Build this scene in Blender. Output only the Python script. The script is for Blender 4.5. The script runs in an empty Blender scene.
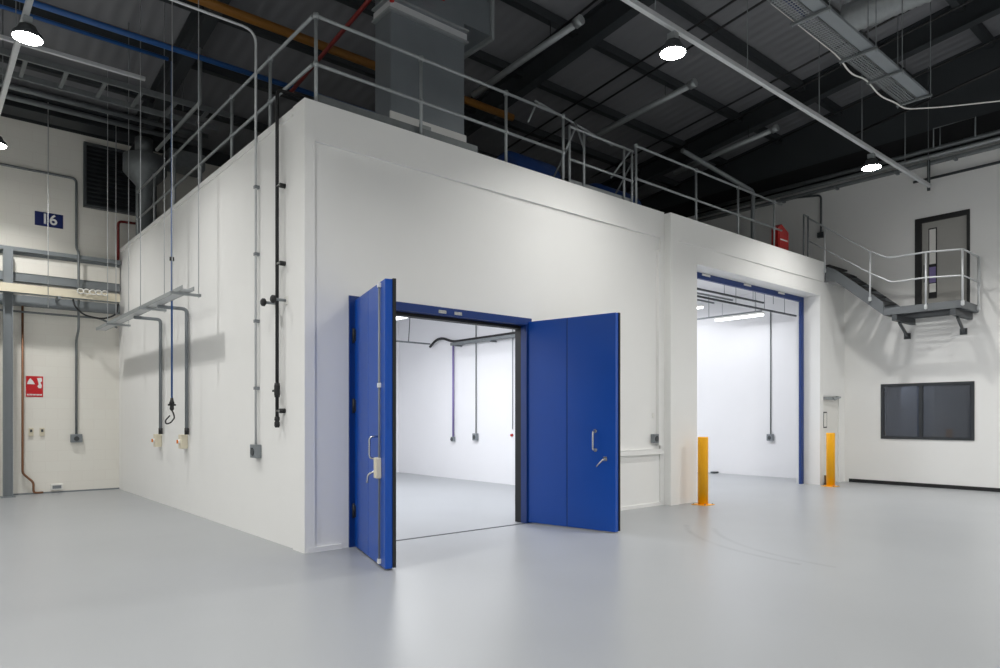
import bpy, bmesh, math, random
from mathutils import Vector, Matrix
R = math.radians
C = bpy.context.scene.collection
random.seed(7)

# ------------------------------------------------------------------ materials
def srgb(r, g, b):
    f = lambda c: ((c/255)/12.92 if c/255 <= .04045 else ((c/255+.055)/1.055)**2.4)
    return (f(r), f(g), f(b), 1)

def mat(name, col, rough=.5, metal=0, noise=.0, scale=8, bump=0, bscale=40, spec=.5, emit=None, estr=0):
    m = bpy.data.materials.new(name); m.use_nodes = True
    nt = m.node_tree; b = nt.nodes['Principled BSDF']
    b.inputs['Base Color'].default_value = col
    b.inputs['Roughness'].default_value = rough
    b.inputs['Metallic'].default_value = metal
    b.inputs['Specular IOR Level'].default_value = spec
    tc = nt.nodes.new('ShaderNodeTexCoord')
    if noise:
        n = nt.nodes.new('ShaderNodeTexNoise'); n.inputs['Scale'].default_value = scale; n.inputs['Detail'].default_value = 4
        nt.links.new(tc.outputs['Object'], n.inputs['Vector'])
        mx = nt.nodes.new('ShaderNodeMix'); mx.data_type = 'RGBA'
        lo = tuple(c*(1-noise) for c in col[:3])+(1,); hi = tuple(min(1, c*(1+noise)) for c in col[:3])+(1,)
        mx.inputs['A'].default_value = lo; mx.inputs['B'].default_value = hi
        nt.links.new(n.outputs['Fac'], mx.inputs['Factor']); nt.links.new(mx.outputs['Result'], b.inputs['Base Color'])
    if bump:
        n = nt.nodes.new('ShaderNodeTexNoise'); n.inputs['Scale'].default_value = bscale
        nt.links.new(tc.outputs['Object'], n.inputs['Vector'])
        bp = nt.nodes.new('ShaderNodeBump'); bp.inputs['Strength'].default_value = bump; bp.inputs['Distance'].default_value = .01
        nt.links.new(n.outputs['Fac'], bp.inputs['Height']); nt.links.new(bp.outputs['Normal'], b.inputs['Normal'])
    if emit:
        b.inputs['Emission Color'].default_value = emit; b.inputs['Emission Strength'].default_value = estr
    return m

M = {}
M['wall'] = mat('white_wall_paint', srgb(238, 238, 236), .55, noise=.012, scale=3, bump=.05, bscale=60)
M['room'] = mat('room_wall_paint', srgb(232, 232, 234), .5, noise=.01, scale=3)
M['blue'] = mat('blue_gloss_paint', srgb(0, 74, 170), .33, noise=.05, scale=2)
M['seal'] = mat('black_rubber', srgb(22, 23, 24), .6, noise=.1, scale=20)
M['galvl'] = mat('bright_galvanised_steel', srgb(205, 208, 210), .4, .25, noise=.06, scale=10)
M['stairgrey'] = mat('grey_stair_paint', srgb(104, 108, 111), .5, noise=.06, scale=6)
M['gable'] = mat('dark_gable_sheet', srgb(57, 61, 64), .6, noise=.08, scale=2)
M['blue_shaded'] = mat('shaded_blue_frame_paint', srgb(6, 50, 118), .4, noise=.05, scale=3)  # the door blue, darkened so the frames look less lit
M['galv'] = mat('galvanised_steel', srgb(160, 165, 167), .42, .35, noise=.15, scale=14)
M['galvd'] = mat('dull_galvanised_steel', srgb(124, 129, 131), .5, .4, noise=.2, scale=10)
M['chrome'] = mat('brushed_chrome', srgb(205, 207, 208), .25, 1, noise=.05, scale=30)
M['greyp'] = mat('grey_paint', srgb(128, 134, 138), .45, noise=.06, scale=6)
M['greyd'] = mat('dark_grey_paint', srgb(70, 74, 77), .5, noise=.08, scale=6)
M['steel'] = mat('dark_roof_steel', srgb(50, 54, 57), .55, noise=.15, scale=5)
M['black'] = mat('black_paint', srgb(26, 27, 29), .5, noise=.12, scale=9)
M['yellow'] = mat('yellow_paint', srgb(255, 180, 0), .4, noise=.04, scale=8)
M['ochre'] = mat('ochre_pipe_paint', srgb(140, 94, 34), .5, noise=.15, scale=8)
M['red'] = mat('red_paint', srgb(176, 34, 32), .45, noise=.08, scale=8)
M['redp'] = mat('dull_red_pipe_paint', srgb(120, 34, 32), .5, noise=.15, scale=8)
M['copper'] = mat('weathered_copper', srgb(136, 96, 70), .5, .4, noise=.2, scale=12)
M['bluep'] = mat('blue_pipe_paint', srgb(40, 88, 150), .4, noise=.1, scale=8)
M['bluedark'] = mat('dark_blue_casing', srgb(26, 62, 124), .5, noise=.15, scale=6)
M['white'] = mat('white_plastic', srgb(232, 231, 226), .4, noise=.02, scale=8)
M['cream'] = mat('cream_plastic', srgb(222, 214, 192), .45, noise=.03, scale=8)
M['orange'] = mat('orange_knob', srgb(214, 120, 30), .45, noise=.05, scale=8)
M['signblue'] = mat('sign_blue', srgb(16, 34, 96), .4, noise=.03, scale=5)
M['signred'] = mat('sign_red', srgb(200, 26, 34), .4, noise=.03, scale=5)
M['signwhite'] = mat('sign_white', srgb(240, 240, 238), .4, noise=.01, scale=5)
M['frame'] = mat('charcoal_frame', srgb(48, 52, 56), .45, noise=.06, scale=8)
M['doorgrey'] = mat('grey_door_leaf', srgb(164, 163, 158), .45, noise=.03, scale=4)
M['duct'] = mat('sheet_duct', srgb(140, 147, 152), .4, .6, noise=.2, scale=1.6)
M['brown'] = mat('brown_timber', srgb(112, 82, 56), .6, noise=.2, scale=12)
M['office'] = mat('office_wall', srgb(92, 96, 104), .7, noise=.08, scale=2)
M['purple'] = mat('violet_reflection_and_pipe', srgb(132, 120, 170), .6, noise=.05, scale=4)  # painted reflection in the upper door glass, also the drop pipe colour

def lamp_mat(name, col, s):
    return mat(name, col, .5, emit=col, estr=s)
M['lamp'] = lamp_mat('lamp_lens', (1, .985, .93, 1), 60)
M['tube'] = lamp_mat('batten_diffuser', (.97, .98, 1, 1), 4)

def glass_mat():
    m = bpy.data.materials.new('tinted_glass'); m.use_nodes = True
    b = m.node_tree.nodes['Principled BSDF']
    b.inputs['Base Color'].default_value = srgb(150, 156, 166); b.inputs['Roughness'].default_value = .02
    b.inputs['Transmission Weight'].default_value = .85; b.inputs['IOR'].default_value = 1.45
    return m
M['glass'] = glass_mat()

def floor_mat():
    m = bpy.data.materials.new('grey_resin_floor'); m.use_nodes = True
    nt = m.node_tree; N = nt.nodes; L = nt.links; b = N['Principled BSDF']
    tc = N.new('ShaderNodeTexCoord')
    n = N.new('ShaderNodeTexNoise'); n.inputs['Scale'].default_value = .5; n.inputs['Detail'].default_value = 2
    L.new(tc.outputs['Object'], n.inputs['Vector'])
    mx = N.new('ShaderNodeMix'); mx.data_type = 'RGBA'
    mx.inputs['A'].default_value = srgb(154, 157, 160); mx.inputs['B'].default_value = srgb(163, 166, 169)
    L.new(n.outputs['Fac'], mx.inputs['Factor'])
    # faint curved tyre scuffs left on the resin in front of the wide opening
    last = mx.outputs['Result']
    for (cx, cy, rad, w, amt) in ((6.97, -4.31, 3.14, .06, .30), (7.0, -4.63, 3.03, .06, .24)):
        sx = N.new('ShaderNodeSeparateXYZ'); gp = N.new('ShaderNodeNewGeometry'); L.new(gp.outputs['Position'], sx.inputs[0])
        def mth(op, a, c=None):
            q = N.new('ShaderNodeMath'); q.operation = op
            for i, v in enumerate((a, c)):
                if v is None: continue
                if isinstance(v, (int, float)): q.inputs[i].default_value = v
                else: L.new(v, q.inputs[i])
            return q.outputs[0]
        dx = mth('SUBTRACT', sx.outputs[0], cx); dy = mth('SUBTRACT', sx.outputs[1], cy)
        r = mth('SQRT', mth('ADD', mth('MULTIPLY', dx, dx), mth('MULTIPLY', dy, dy)))
        d = mth('DIVIDE', mth('ABSOLUTE', mth('SUBTRACT', r, rad)), w)
        ring = mth('MAXIMUM', mth('SUBTRACT', 1.0, d), 0.0)
        left = mth('MULTIPLY', mth('LESS_THAN', dx, -1.7), mth('GREATER_THAN', dy, .2))
        n2 = N.new('ShaderNodeTexNoise'); n2.inputs['Scale'].default_value = 3; L.new(tc.outputs['Object'], n2.inputs['Vector'])
        f = mth('MULTIPLY', mth('MULTIPLY', mth('MULTIPLY', ring, left), n2.outputs['Fac']), amt*2)
        k = N.new('ShaderNodeMix'); k.data_type = 'RGBA'; k.inputs['B'].default_value = srgb(95, 98, 102)
        L.new(f, k.inputs['Factor']); L.new(last, k.inputs['A']); last = k.outputs['Result']
    L.new(last, b.inputs['Base Color'])
    n3 = N.new('ShaderNodeTexNoise'); n3.inputs['Scale'].default_value = 1.2; n3.inputs['Detail'].default_value = 2
    L.new(tc.outputs['Object'], n3.inputs['Vector'])
    mr = N.new('ShaderNodeMapRange'); mr.inputs['To Min'].default_value = .31; mr.inputs['To Max'].default_value = .36
    L.new(n3.outputs['Fac'], mr.inputs['Value']); L.new(mr.outputs['Result'], b.inputs['Roughness'])
    b.inputs['Specular IOR Level'].default_value = .5
    return m
M['floor'] = floor_mat()

def brick_mat():
    m = bpy.data.materials.new('painted_blockwork'); m.use_nodes = True
    nt = m.node_tree; N = nt.nodes; L = nt.links; b = N['Principled BSDF']
    tc = N.new('ShaderNodeTexCoord'); mp = N.new('ShaderNodeMapping'); mp.inputs['Rotation'].default_value = (R(90), 0, 0)
    L.new(tc.outputs['Object'], mp.inputs['Vector'])
    br = N.new('ShaderNodeTexBrick'); br.inputs['Scale'].default_value = 1
    br.inputs['Brick Width'].default_value = .45; br.inputs['Row Height'].default_value = .225; br.inputs['Mortar Size'].default_value = .006
    br.inputs['Color1'].default_value = srgb(236, 234, 226); br.inputs['Color2'].default_value = srgb(235, 232, 224); br.inputs['Mortar'].default_value = srgb(232, 229, 221)
    L.new(mp.outputs['Vector'], br.inputs['Vector']); L.new(br.outputs['Color'], b.inputs['Base Color'])
    bp = N.new('ShaderNodeBump'); bp.inputs['Strength'].default_value = .08; bp.inputs['Distance'].default_value = .003; bp.invert = True
    L.new(br.outputs['Fac'], bp.inputs['Height']); L.new(bp.outputs['Normal'], b.inputs['Normal'])
    b.inputs['Roughness'].default_value = .6
    return m
M['block'] = brick_mat()

def deck_mat():
    m = bpy.data.materials.new('roof_deck'); m.use_nodes = True
    nt = m.node_tree; N = nt.nodes; L = nt.links; b = N['Principled BSDF']
    tc = N.new('ShaderNodeTexCoord')
    w = N.new('ShaderNodeTexWave'); w.bands_direction = 'X'; w.inputs['Scale'].default_value = 1.2; w.inputs['Distortion'].default_value = 0
    L.new(tc.outputs['Object'], w.inputs['Vector'])
    n = N.new('ShaderNodeTexNoise'); n.inputs['Scale'].default_value = .8; L.new(tc.outputs['Object'], n.inputs['Vector'])
    mx = N.new('ShaderNodeMix'); mx.data_type = 'RGBA'; mx.inputs['A'].default_value = srgb(116, 117, 121); mx.inputs['B'].default_value = srgb(138, 139, 143)
    L.new(n.outputs['Fac'], mx.inputs['Factor']); L.new(mx.outputs['Result'], b.inputs['Base Color'])
    bp = N.new('ShaderNodeBump'); bp.inputs['Strength'].default_value = .4; bp.inputs['Distance'].default_value = .03
    L.new(w.outputs['Fac'], bp.inputs['Height']); L.new(bp.outputs['Normal'], b.inputs['Normal'])
    b.inputs['Roughness'].default_value = .55
    return m
M['deck'] = deck_mat()

# ------------------------------------------------------------------ mesh helpers
class B:
    def __init__(s): s.bm = bmesh.new()
    def box(s, x0, y0, z0, x1, y1, z1, bev=0):
        bm = s.bm
        v = [bm.verts.new((x, y, z)) for x in (x0, x1) for y in (y0, y1) for z in (z0, z1)]
        fs = [bm.faces.new([v[i] for i in f]) for f in ((0, 1, 3, 2), (4, 6, 7, 5), (0, 4, 5, 1), (2, 3, 7, 6), (0, 2, 6, 4), (1, 5, 7, 3))]
        if bev:
            es = set(e for f in fs for e in f.edges)
            bmesh.ops.bevel(bm, geom=list(es), offset=bev, segments=2, affect='EDGES', profile=.5)
        return s
    def bar(s, p0, p1, w, h):                 # rectangular bar between two points, w horizontal, h in the upright sense
        p0, p1 = Vector(p0), Vector(p1); d = (p1-p0).normalized()
        up = Vector((0, 0, 1)) if abs(d.z) < .99 else Vector((1, 0, 0))
        a = d.cross(up).normalized(); u = a.cross(d).normalized()
        v = [s.bm.verts.new(p + a*w/2*i + u*h/2*j) for p in (p0, p1) for i, j in ((-1, -1), (1, -1), (1, 1), (-1, 1))]
        for f in ((3, 2, 1, 0), (4, 5, 6, 7), (0, 1, 5, 4), (1, 2, 6, 5), (2, 3, 7, 6), (3, 0, 4, 7)): s.bm.faces.new([v[i] for i in f])
        return s
    def tube(s, pts, r, n=10, bend=0):
        P = [Vector(p) for p in pts]
        if bend and len(P) > 2:
            Q = [P[0]]
            for i in range(1, len(P)-1):
                a, b, c = P[i-1], P[i], P[i+1]
                k = min(bend, (a-b).length*.45, (c-b).length*.45)
                s0 = b+(a-b).normalized()*k; s1 = b+(c-b).normalized()*k
                for t in (0, .2, .4, .6, .8, 1): Q.append(s0*(1-t)**2 + b*2*t*(1-t) + s1*t*t)
            Q.append(P[-1]); P = Q
        rings = []; T0 = None; N0 = None
        for i, p in enumerate(P):
            t = ((P[min(i+1, len(P)-1)]-p).normalized() + (p-P[max(i-1, 0)]).normalized()).normalized()
            if N0 is None:
                ref = Vector((0, 0, 1)) if abs(t.z) < .9 else Vector((1, 0, 0))
                N0 = t.cross(ref).normalized()
            else:
                N0 = (N0 - t*N0.dot(t)).normalized()
            b = t.cross(N0)
            rings.append([s.bm.verts.new(p + (N0*math.cos(2*math.pi*k/n) + b*math.sin(2*math.pi*k/n))*r) for k in range(n)])
        for i in range(len(rings)-1):
            for k in range(n):
                f = s.bm.faces.new((rings[i][k], rings[i][(k+1) % n], rings[i+1][(k+1) % n], rings[i+1][k])); f.smooth = True
        s.bm.faces.new(rings[0][::-1]); s.bm.faces.new(rings[-1])
        return s
    def lathe(s, prof, loc=(0, 0, 0), axis='z', n=24):   # prof: (radius, height)
        loc = Vector(loc); rings = []
        for r, h in prof:
            ring = []
            for k in range(n):
                a = 2*math.pi*k/n; x, y = r*math.cos(a), r*math.sin(a)
                v = {'z': (x, y, h), 'x': (h, x, y), 'y': (y, h, x)}[axis]
                ring.append(s.bm.verts.new(loc+Vector(v)))
            rings.append(ring)
        for i in range(len(rings)-1):
            for k in range(n):
                f = s.bm.faces.new((rings[i][k], rings[i][(k+1) % n], rings[i+1][(k+1) % n], rings[i+1][k])); f.smooth = True
        s.bm.faces.new(rings[0][::-1]); s.bm.faces.new(rings[-1])
        return s
    def prism(s, poly, axis, a, b):           # polygon extruded along an axis between a and b
        def P(u, v, w): return {'x': (w, u, v), 'y': (u, w, v), 'z': (u, v, w)}[axis]
        A = [s.bm.verts.new(P(u, v, a)) for u, v in poly]; D = [s.bm.verts.new(P(u, v, b)) for u, v in poly]
        n = len(poly); s.bm.faces.new(A); s.bm.faces.new(D[::-1])
        for i in range(n): s.bm.faces.new((A[i], D[i], D[(i+1) % n], A[(i+1) % n]))
        return s
    def build(s, name, m, parent=None, local=False):
        bmesh.ops.recalc_face_normals(s.bm, faces=s.bm.faces)
        me = bpy.data.meshes.new(name); s.bm.to_mesh(me); s.bm.free()
        me.materials.append(M[m])
        o = bpy.data.objects.new(name, me); C.objects.link(o)
        if parent is not None:
            o.parent = parent
            if not local:
                base = Vector((0, 0, 0)); q = parent
                while q is not None: base += q.location; q = q.parent
                me.transform(Matrix.Translation(-base))
        elif not local:
            cs = [v.co for v in me.vertices]
            c = Vector(((min(v.x for v in cs)+max(v.x for v in cs))/2, (min(v.y for v in cs)+max(v.y for v in cs))/2, min(v.z for v in cs)))
            me.transform(Matrix.Translation(-c)); o.location = c
        return o

def tag(o, label, cat, group=None, kind=None):
    o['label'] = label; o['category'] = cat
    if group: o['group'] = group
    if kind: o['kind'] = kind
    return o
def thing(name, label, cat, loc, rz=0, group=None):
    o = bpy.data.objects.new(name, None); C.objects.link(o); o.empty_display_size = .1
    o.location = loc; o.rotation_euler = (0, 0, rz)
    return tag(o, label, cat, group)
def struct(o): o['kind'] = 'structure'; return o
def dup(root, loc, label, rz=None):
    r = root.copy(); C.objects.link(r); r.location = loc; r['label'] = label
    if rz is not None: r.rotation_euler = (0, 0, rz)
    for ch in list(root.children):
        c = ch.copy(); C.objects.link(c); c.parent = r
        for g in ch.children:
            d = g.copy(); C.objects.link(d); d.parent = c
    return r
def text_mesh(body, size, extr=.003):
    cu = bpy.data.curves.new('lettering', 'FONT'); cu.body = body; cu.size = size; cu.extrude = extr
    cu.align_x = 'CENTER'; cu.align_y = 'CENTER'; cu.offset = size*.02
    o = bpy.data.objects.new('lettering', cu); C.objects.link(o); bpy.context.view_layer.update()
    me = bpy.data.meshes.new_from_object(o.evaluated_get(bpy.context.evaluated_depsgraph_get()))
    bpy.data.objects.remove(o)
    return me

# ------------------------------------------------------------------ dimensions (metres; x along the front wall, y into the hall, z up)
XR, YB = 14.3, 9.7           # right hall wall, back hall wall
TOP = 5.38                   # parapet of the white room-in-room
XL, YN = -9.0, -16.0         # hall walls out of sight
def deck(y, z0=9.45): return z0-.13*y

# ------------------------------------------------------------------ hall shell
struct(B().box(XL-.3, YN-.3, -.2, XR+.3, YB+.3, 0).build('floor', 'floor'))
b = B(); b.prism([(YN-.3, deck(YN-.3)), (YB+.3, deck(YB+.3)), (YB+.3, deck(YB+.3)+.2), (YN-.3, deck(YN-.3)+.2)], 'x', XL-.3, XR+.3)
struct(b.build('ceiling', 'deck'))
struct(B().box(XL-.3, YB, 0, XR+.3, YB+.3, 7.8).build('wall_back', 'block'))
struct(B().box(XL-.3, YB, 7.8, XR+.3, YB+.3, 8.15).build('wall_back_cladding', 'steel'))
struct(B().box(XL-.3, YN-.3, 0, XL, YB, 8.1).build('wall_left', 'wall'))
struct(B().box(XL, YN-.3, 0, XR, YN, 11.4).build('wall_front', 'wall'))
# right wall with the holes for window and upper door
WY0, WY1, WZ0, WZ1 = -2.945, -1.015, 1.10, 2.415
DY0, DY1, DZ0, DZ1 = -2.86, -1.76, 4.06, 6.24
b = B(); x0, x1 = XR, XR+.3
b.box(x0, YN, 0, x1, WY0, 7.68); b.box(x0, WY1, 0, x1, YB, 7.68)
b.box(x0, WY0, 0, x1, WY1, WZ0); b.box(x0, WY0, WZ1, x1, WY1, DZ0)
b.box(x0, WY0, DZ0, x1, DY0, 7.68); b.box(x0, DY1, DZ0, x1, WY1, 7.68); b.box(x0, DY0, DZ1, x1, DY1, 7.68)
struct(b.build('wall_right', 'wall'))
struct(B().prism([(YN, 7.68), (YB, 7.68), (YB, 8.1), (YN, 8.4)], 'x', XR+.02, XR+.3).build('wall_right_cladding', 'black'))
struct(B().prism([(YN, 8.4), (YB, 8.1), (YB, deck(YB)), (YN, deck(YN))], 'x', XR+.02, XR+.3).build('wall_right_gable', 'gable'))
struct(B().box(XR-.018, YN, 0, XR, -.27, .085).build('baseboard_right', 'black'))

# ------------------------------------------------------------------ white room-in-room
PX0, PX1, PZ = 7.834, 12.957, 4.535         # wide opening
DX0, DX1, DZ = .56, 3.64, 3.115              # door opening incl. frame
PY = -.155
struct(B().box(0, .22, 0, .25, YB, TOP).build('wall_side', 'wall'))
b = B()
b.box(0, 0, 0, DX0, .25, TOP); b.box(DX0, 0, DZ, DX1, .25, TOP); b.box(DX1, 0, 0, 7.0, .25, TOP)
struct(b.build('wall_front_panel', 'wall'))
b = B()                                       # raised border round the front panel: head band, posts, plinth
b.box(0, -.03, 4.9, 6.97, 0, TOP); b.box(0, -.03, .06, .10, 0, 4.9); b.box(6.86, -.03, .06, 6.97, 0, 4.9)
b.box(0, -.035, 0, .45, 0, .06); b.box(3.66, -.02, 0, 6.97, 0, .06)
struct(b.build('trim_1', 'wall'))
b = B()                                       # side wall edge strips beside the corner
b.box(-.03, -.03, 0, 0, .30, TOP); b.box(-.022, .30, 5.3, 0, YB, TOP)
struct(b.build('trim_2', 'wall'))
b = B()
b.box(6.97, PY, 0, PX0, .42, TOP-.03); b.box(PX0, PY, PZ, PX1, .42, TOP-.03); b.box(PX1, PY, 0, 13.1, .42, TOP-.03)
b.box(13.1, PY, 0, 13.13, .42, 4.87); b.box(13.98, PY, 0, XR, .42, 4.87); b.box(13.13, PY, 2.14, 13.98, .42, 4.87)
struct(b.build('wall_portal', 'wall'))
b = B(); b.box(6.97, PY-.02, 4.87, 13.12, PY, TOP-.03); b.box(6.97, PY-.02, 0, 7.22, PY, 4.87)
struct(b.build('trim_3', 'wall'))
struct(B().box(.25, .25, 5.08, XR, YB, 5.3).build('ceiling_room', 'room'))
struct(B().box(7.36, .42, 0, 7.66, YB, 5.08).build('wall_partition', 'room'))
b = B(); b.box(.25, 9.68, 0, 7.36, YB, 5.08); b.box(7.66, 9.55, 0, XR, YB, 5.08); b.box(.25, .25, 0, .27, 9.68, 5.08)
b.box(.27, .25, 0, DX0, .27, 5.08); b.box(DX1, .25, 0, 7.36, .27, 5.08); b.box(DX0, .25, DZ, DX1, .27, 5.08)
struct(b.build('wall_room_lining', 'room'))
struct(B().box(XR-.05, .42, 0, XR, 9.55, 5.08).build('wall_room_end', 'room'))
struct(B().box(DX0+.13, -.02, 0, DX1-.13, .02, .006).build('trim_4', 'greyd'))

# blue steel lining of the wide opening
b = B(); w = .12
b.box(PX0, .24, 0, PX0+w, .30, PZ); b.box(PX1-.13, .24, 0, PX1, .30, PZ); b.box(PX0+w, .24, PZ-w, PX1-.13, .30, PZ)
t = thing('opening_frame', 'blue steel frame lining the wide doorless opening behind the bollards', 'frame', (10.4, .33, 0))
b.build('frame_lining', 'blue_shaded', t)
for x in (8.6, 10.2, 11.7):
    B().box(x, .22, PZ-.05, x+.28, .239, PZ-.012).build('fixing_plate', 'white', t)
# blue door frame
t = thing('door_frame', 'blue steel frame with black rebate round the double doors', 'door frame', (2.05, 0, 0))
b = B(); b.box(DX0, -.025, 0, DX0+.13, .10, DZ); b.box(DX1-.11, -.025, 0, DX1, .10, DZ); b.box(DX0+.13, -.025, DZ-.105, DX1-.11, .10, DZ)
b.build('frame_surround', 'blue_shaded', t)
b = B(); b.box(DX0, .10, 0, DX0+.15, .26, DZ); b.box(DX1-.105, .10, 0, DX1, .24, DZ); b.box(DX0+.15, .10, DZ-.15, DX1-.105, .24, DZ)
b.build('rebate_seal', 'seal', t)
for x in (1.90, 2.17): B().box(x, -.032, DZ-.085, x+.13, -.026, DZ-.04, .002).build('indicator_plate', 'chrome', t)

def door_leaf(name, label, hinge, ang, L, rod):
    t = thing(name, label, 'door', (hinge[0], hinge[1], 0), ang, 'blue double doors')
    z0, z1, T = .018, 3.06, .08
    B().box(.0, 0, z0, .69, T, z1, .004).build('leaf_panel', 'blue', t, True)
    B().box(.702, 0, z0, L, T, z1, .004).build('leaf_panel', 'blue', t, True)
    B().box(.69, .006, z0, .702, T-.006, z1).build('panel_joint', 'seal', t, True)
    B().box(.05, T, z0+.01, L+.012, T+.035, z1+.006).build('edge_seal', 'seal', t, True)
    for z in (.45, 1.75, 2.62):
        h = B().lathe([(.018, z-.09), (.018, z+.09)], (-.018, -.012 if rod else .05, 0), n=12).box(-.016, -.006 if rod else .03, z-.07, .05, 0 if rod else .05, z+.07).build('hinge', 'black', t, True)
    if rod:
        r = B().tube([(L-.18, -.018, .05), (L-.18, -.018, z1-.02)], .011).build('shoot_bolt', 'greyp', t, True)
        for z in (.07, 1.95, z1-.04): B().box(L-.202, -.036, z-.025, L-.158, 0, z+.025, .004).build('bolt_guide', 'white', r, True)
        B().box(L-.26, -.06, .955, L-.15, 0, 1.175, .008).build('lock_case', 'cream', t, True)
        hx = L-.27
        B().tube([(hx, 0, 1.40), (hx, -.10, 1.40), (hx, -.10, 1.165), (hx, 0, 1.165)], .012, bend=.04).build('pull_handle', 'chrome', t, True)
        B().tube([(hx, 0, 1.02), (hx, -.06, 1.02), (hx-.03, -.11, .99), (hx-.04, -.115, .9)], .012, bend=.04).build('lever', 'chrome', t, True)
    else:
        hx = 1.174
        h = B().tube([(hx, 0, 1.416), (hx, -.07, 1.416), (hx, -.07, 1.148), (hx, 0, 1.148)], .014, bend=.05).build('pull_handle', 'chrome', t, True)
        for z in (1.416, 1.148): B().lathe([(.026, -.012), (.026, 0)], (hx, 0, z), 'y', 16).build('rose', 'chrome', h, True)
        l = B().tube([(1.335, 0, 1.03), (1.335, -.055, 1.03), (1.225, -.06, .92)], .012, bend=.03).build('lever', 'chrome', t, True)
        B().box(1.305, -.012, 1.0, 1.365, 0, 1.06, .003).build('rose', 'chrome', l, True)
    return t
door_leaf('door_leaf', 'blue door leaf seen almost edge on, with shoot bolt and cream lock case', (.62, -.05), R(-106.3), 1.45, True)
door_leaf('door_leaf', 'blue door leaf swung open beside the wall, with pull handle and angled lever', (3.565, -.03), R(-79.2), 1.495, False)

# ------------------------------------------------------------------ door beside the portal, upper door, window
t = thing('door_2', 'white flush door with narrow vision panel behind the yellow bollard', 'door', (13.55, 0, 0)); t['kind'] = 'structure'
B().box(13.135, -.13, .005, 13.975, -.085, 2.125, .002).build('leaf', 'white', t)
v = B().box(13.17, -.14, 1.36, 13.36, -.13, 1.75).build('vision_panel', 'frame', t)
B().box(13.19, -.146, 1.39, 13.33, -.139, 1.72).build('pane', 'white', v)
cl = B().box(13.16, -.20, 2.04, 13.62, -.13, 2.11, .004).build('door_closer', 'galv', t)
B().prism([(13.5, 2.105), (13.9, 2.115), (13.88, 2.085), (13.6, 2.03)], 'y', -.23, -.21).build('closer_arm', 'galv', cl)
B().box(13.80, -.22, 2.09, 13.95, -.155, 2.13).build('arm_bracket', 'galv', cl)
tag(B().prism([(13.12, 0), (13.24, 0), (13.24, .04), (13.13, .22), (13.12, .22)], 'y', -.30, -.18).build('door_wedge', 'brown'), 'brown wedge standing at the foot of the white flush door', 'wedge')

t = thing('door_3', 'grey door with black frame opening onto the high steel landing', 'door', (XR, (DY0+DY1)/2, DZ0)); t['kind'] = 'structure'
b = B(); f = .09
b.box(XR-.02, DY0, DZ0, XR+.12, DY0+f-.03, DZ1); b.box(XR-.02, DY1-f-.04, DZ0, XR+.12, DY1, DZ1); b.box(XR-.02, DY0+f-.03, DZ1-f-.02, XR+.12, DY1-f-.04, DZ1)
b.build('frame', 'black', t)
B().box(XR+.04, DY0+f-.03, DZ0, XR+.09, DY1-f-.04, DZ1-f-.02).build('leaf', 'doorgrey', t)
v = B().box(XR+.028, -2.20, 4.36, XR+.041, -2.03, 5.98).build('vision_panel', 'black', t)
B().box(XR+.02, -2.18, 5.15, XR+.029, -2.05, 5.95).build('pane', 'white', v)  # white and violet strips paint the reflections seen in this glass
B().box(XR+.02, -2.18, 4.72, XR+.029, -2.05, 5.08).build('pane', 'purple', v)
B().box(XR+.02, -2.18, 4.50, XR+.029, -2.05, 4.70).build('pane', 'white', v)
B().box(XR+.02, -1.98, 4.75, XR+.041, -1.93, 5.15).build('push_plate', 'greyd', t)
t = thing('window_1', 'charcoal framed two-pane window in the wall below the steel landing', 'window', (XR, (WY0+WY1)/2, WZ0)); t['kind'] = 'structure'
b = B(); f = .065; xa, xb = XR-.02, XR+.05; ym = -1.88
b.box(xa, WY0, WZ0, xb, WY0+f, WZ1); b.box(xa, WY1-f, WZ0, xb, WY1, WZ1); b.box(xa, WY0+f, WZ0, xb, WY1-f, WZ0+f); b.box(xa, WY0+f, WZ1-f, xb, WY1-f, WZ1)
b.box(xa, ym-.04, WZ0+f, xb, ym+.04, WZ1-f)
b.build('window_frame', 'frame', t)
for a, c in ((WY0+f, ym-.04), (ym+.04, WY1-f)): B().box(XR+.01, a, WZ0+f, XR+.018, c, WZ1-f).build('pane', 'glass', t)
b = B(); b.box(XR+1.6, -4, .4, XR+1.7, -.9, 3.2); b.box(XR+.31, -4, .4, XR+3, -3.9, 3.2); b.box(XR+.31, 0, .4, XR+3, .1, 3.2); b.box(XR+3, -4, .4, XR+3.1, .1, 3.2); b.box(XR+.31, -4, 3.2, XR+3.1, .1, 3.3); b.box(XR+.31, -4, .3, XR+3.1, .1, .4)
struct(b.build('wall_office', 'office'))
ld = bpy.data.lights.new('office_fill_added', 'AREA'); ld.shape = 'DISK'; ld.size = .4; ld.energy = 40; ld.color = (.93, .96, 1)  # added unseen lamp that lightens the window panes from behind
lo = bpy.data.objects.new('office_fill_added', ld); C.objects.link(lo); lo.location = (XR+.95, -.7, 3.15)

# ------------------------------------------------------------------ bollards
def bollard(loc, label):
    t = thing('bollard', label, 'bollard', loc, 0, 'yellow bollards at the wide opening')
    B().lathe([(.094, .012), (.094, 1.235), (.088, 1.25), (.05, 1.253)], n=32).build('post', 'yellow', t, True)
    p = B().box(-.15, -.15, 0, .15, .15, .012, .003).build('base_plate', 'yellow', t, True)
    for x in (-.12, .12):
        for y in (-.12, .12): B().lathe([(.014, .012), (.014, .026), (.006, .03)], (x, y, 0), n=6).build('bolt', 'galv', p, True)
    return t
b0 = bollard((7.55, -.47, 0), 'yellow bollard standing beside the smooth white pier of the wide opening')
dup(b0, (12.81, -.47, 0), 'yellow bollard standing in front of the white flush door')

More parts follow.
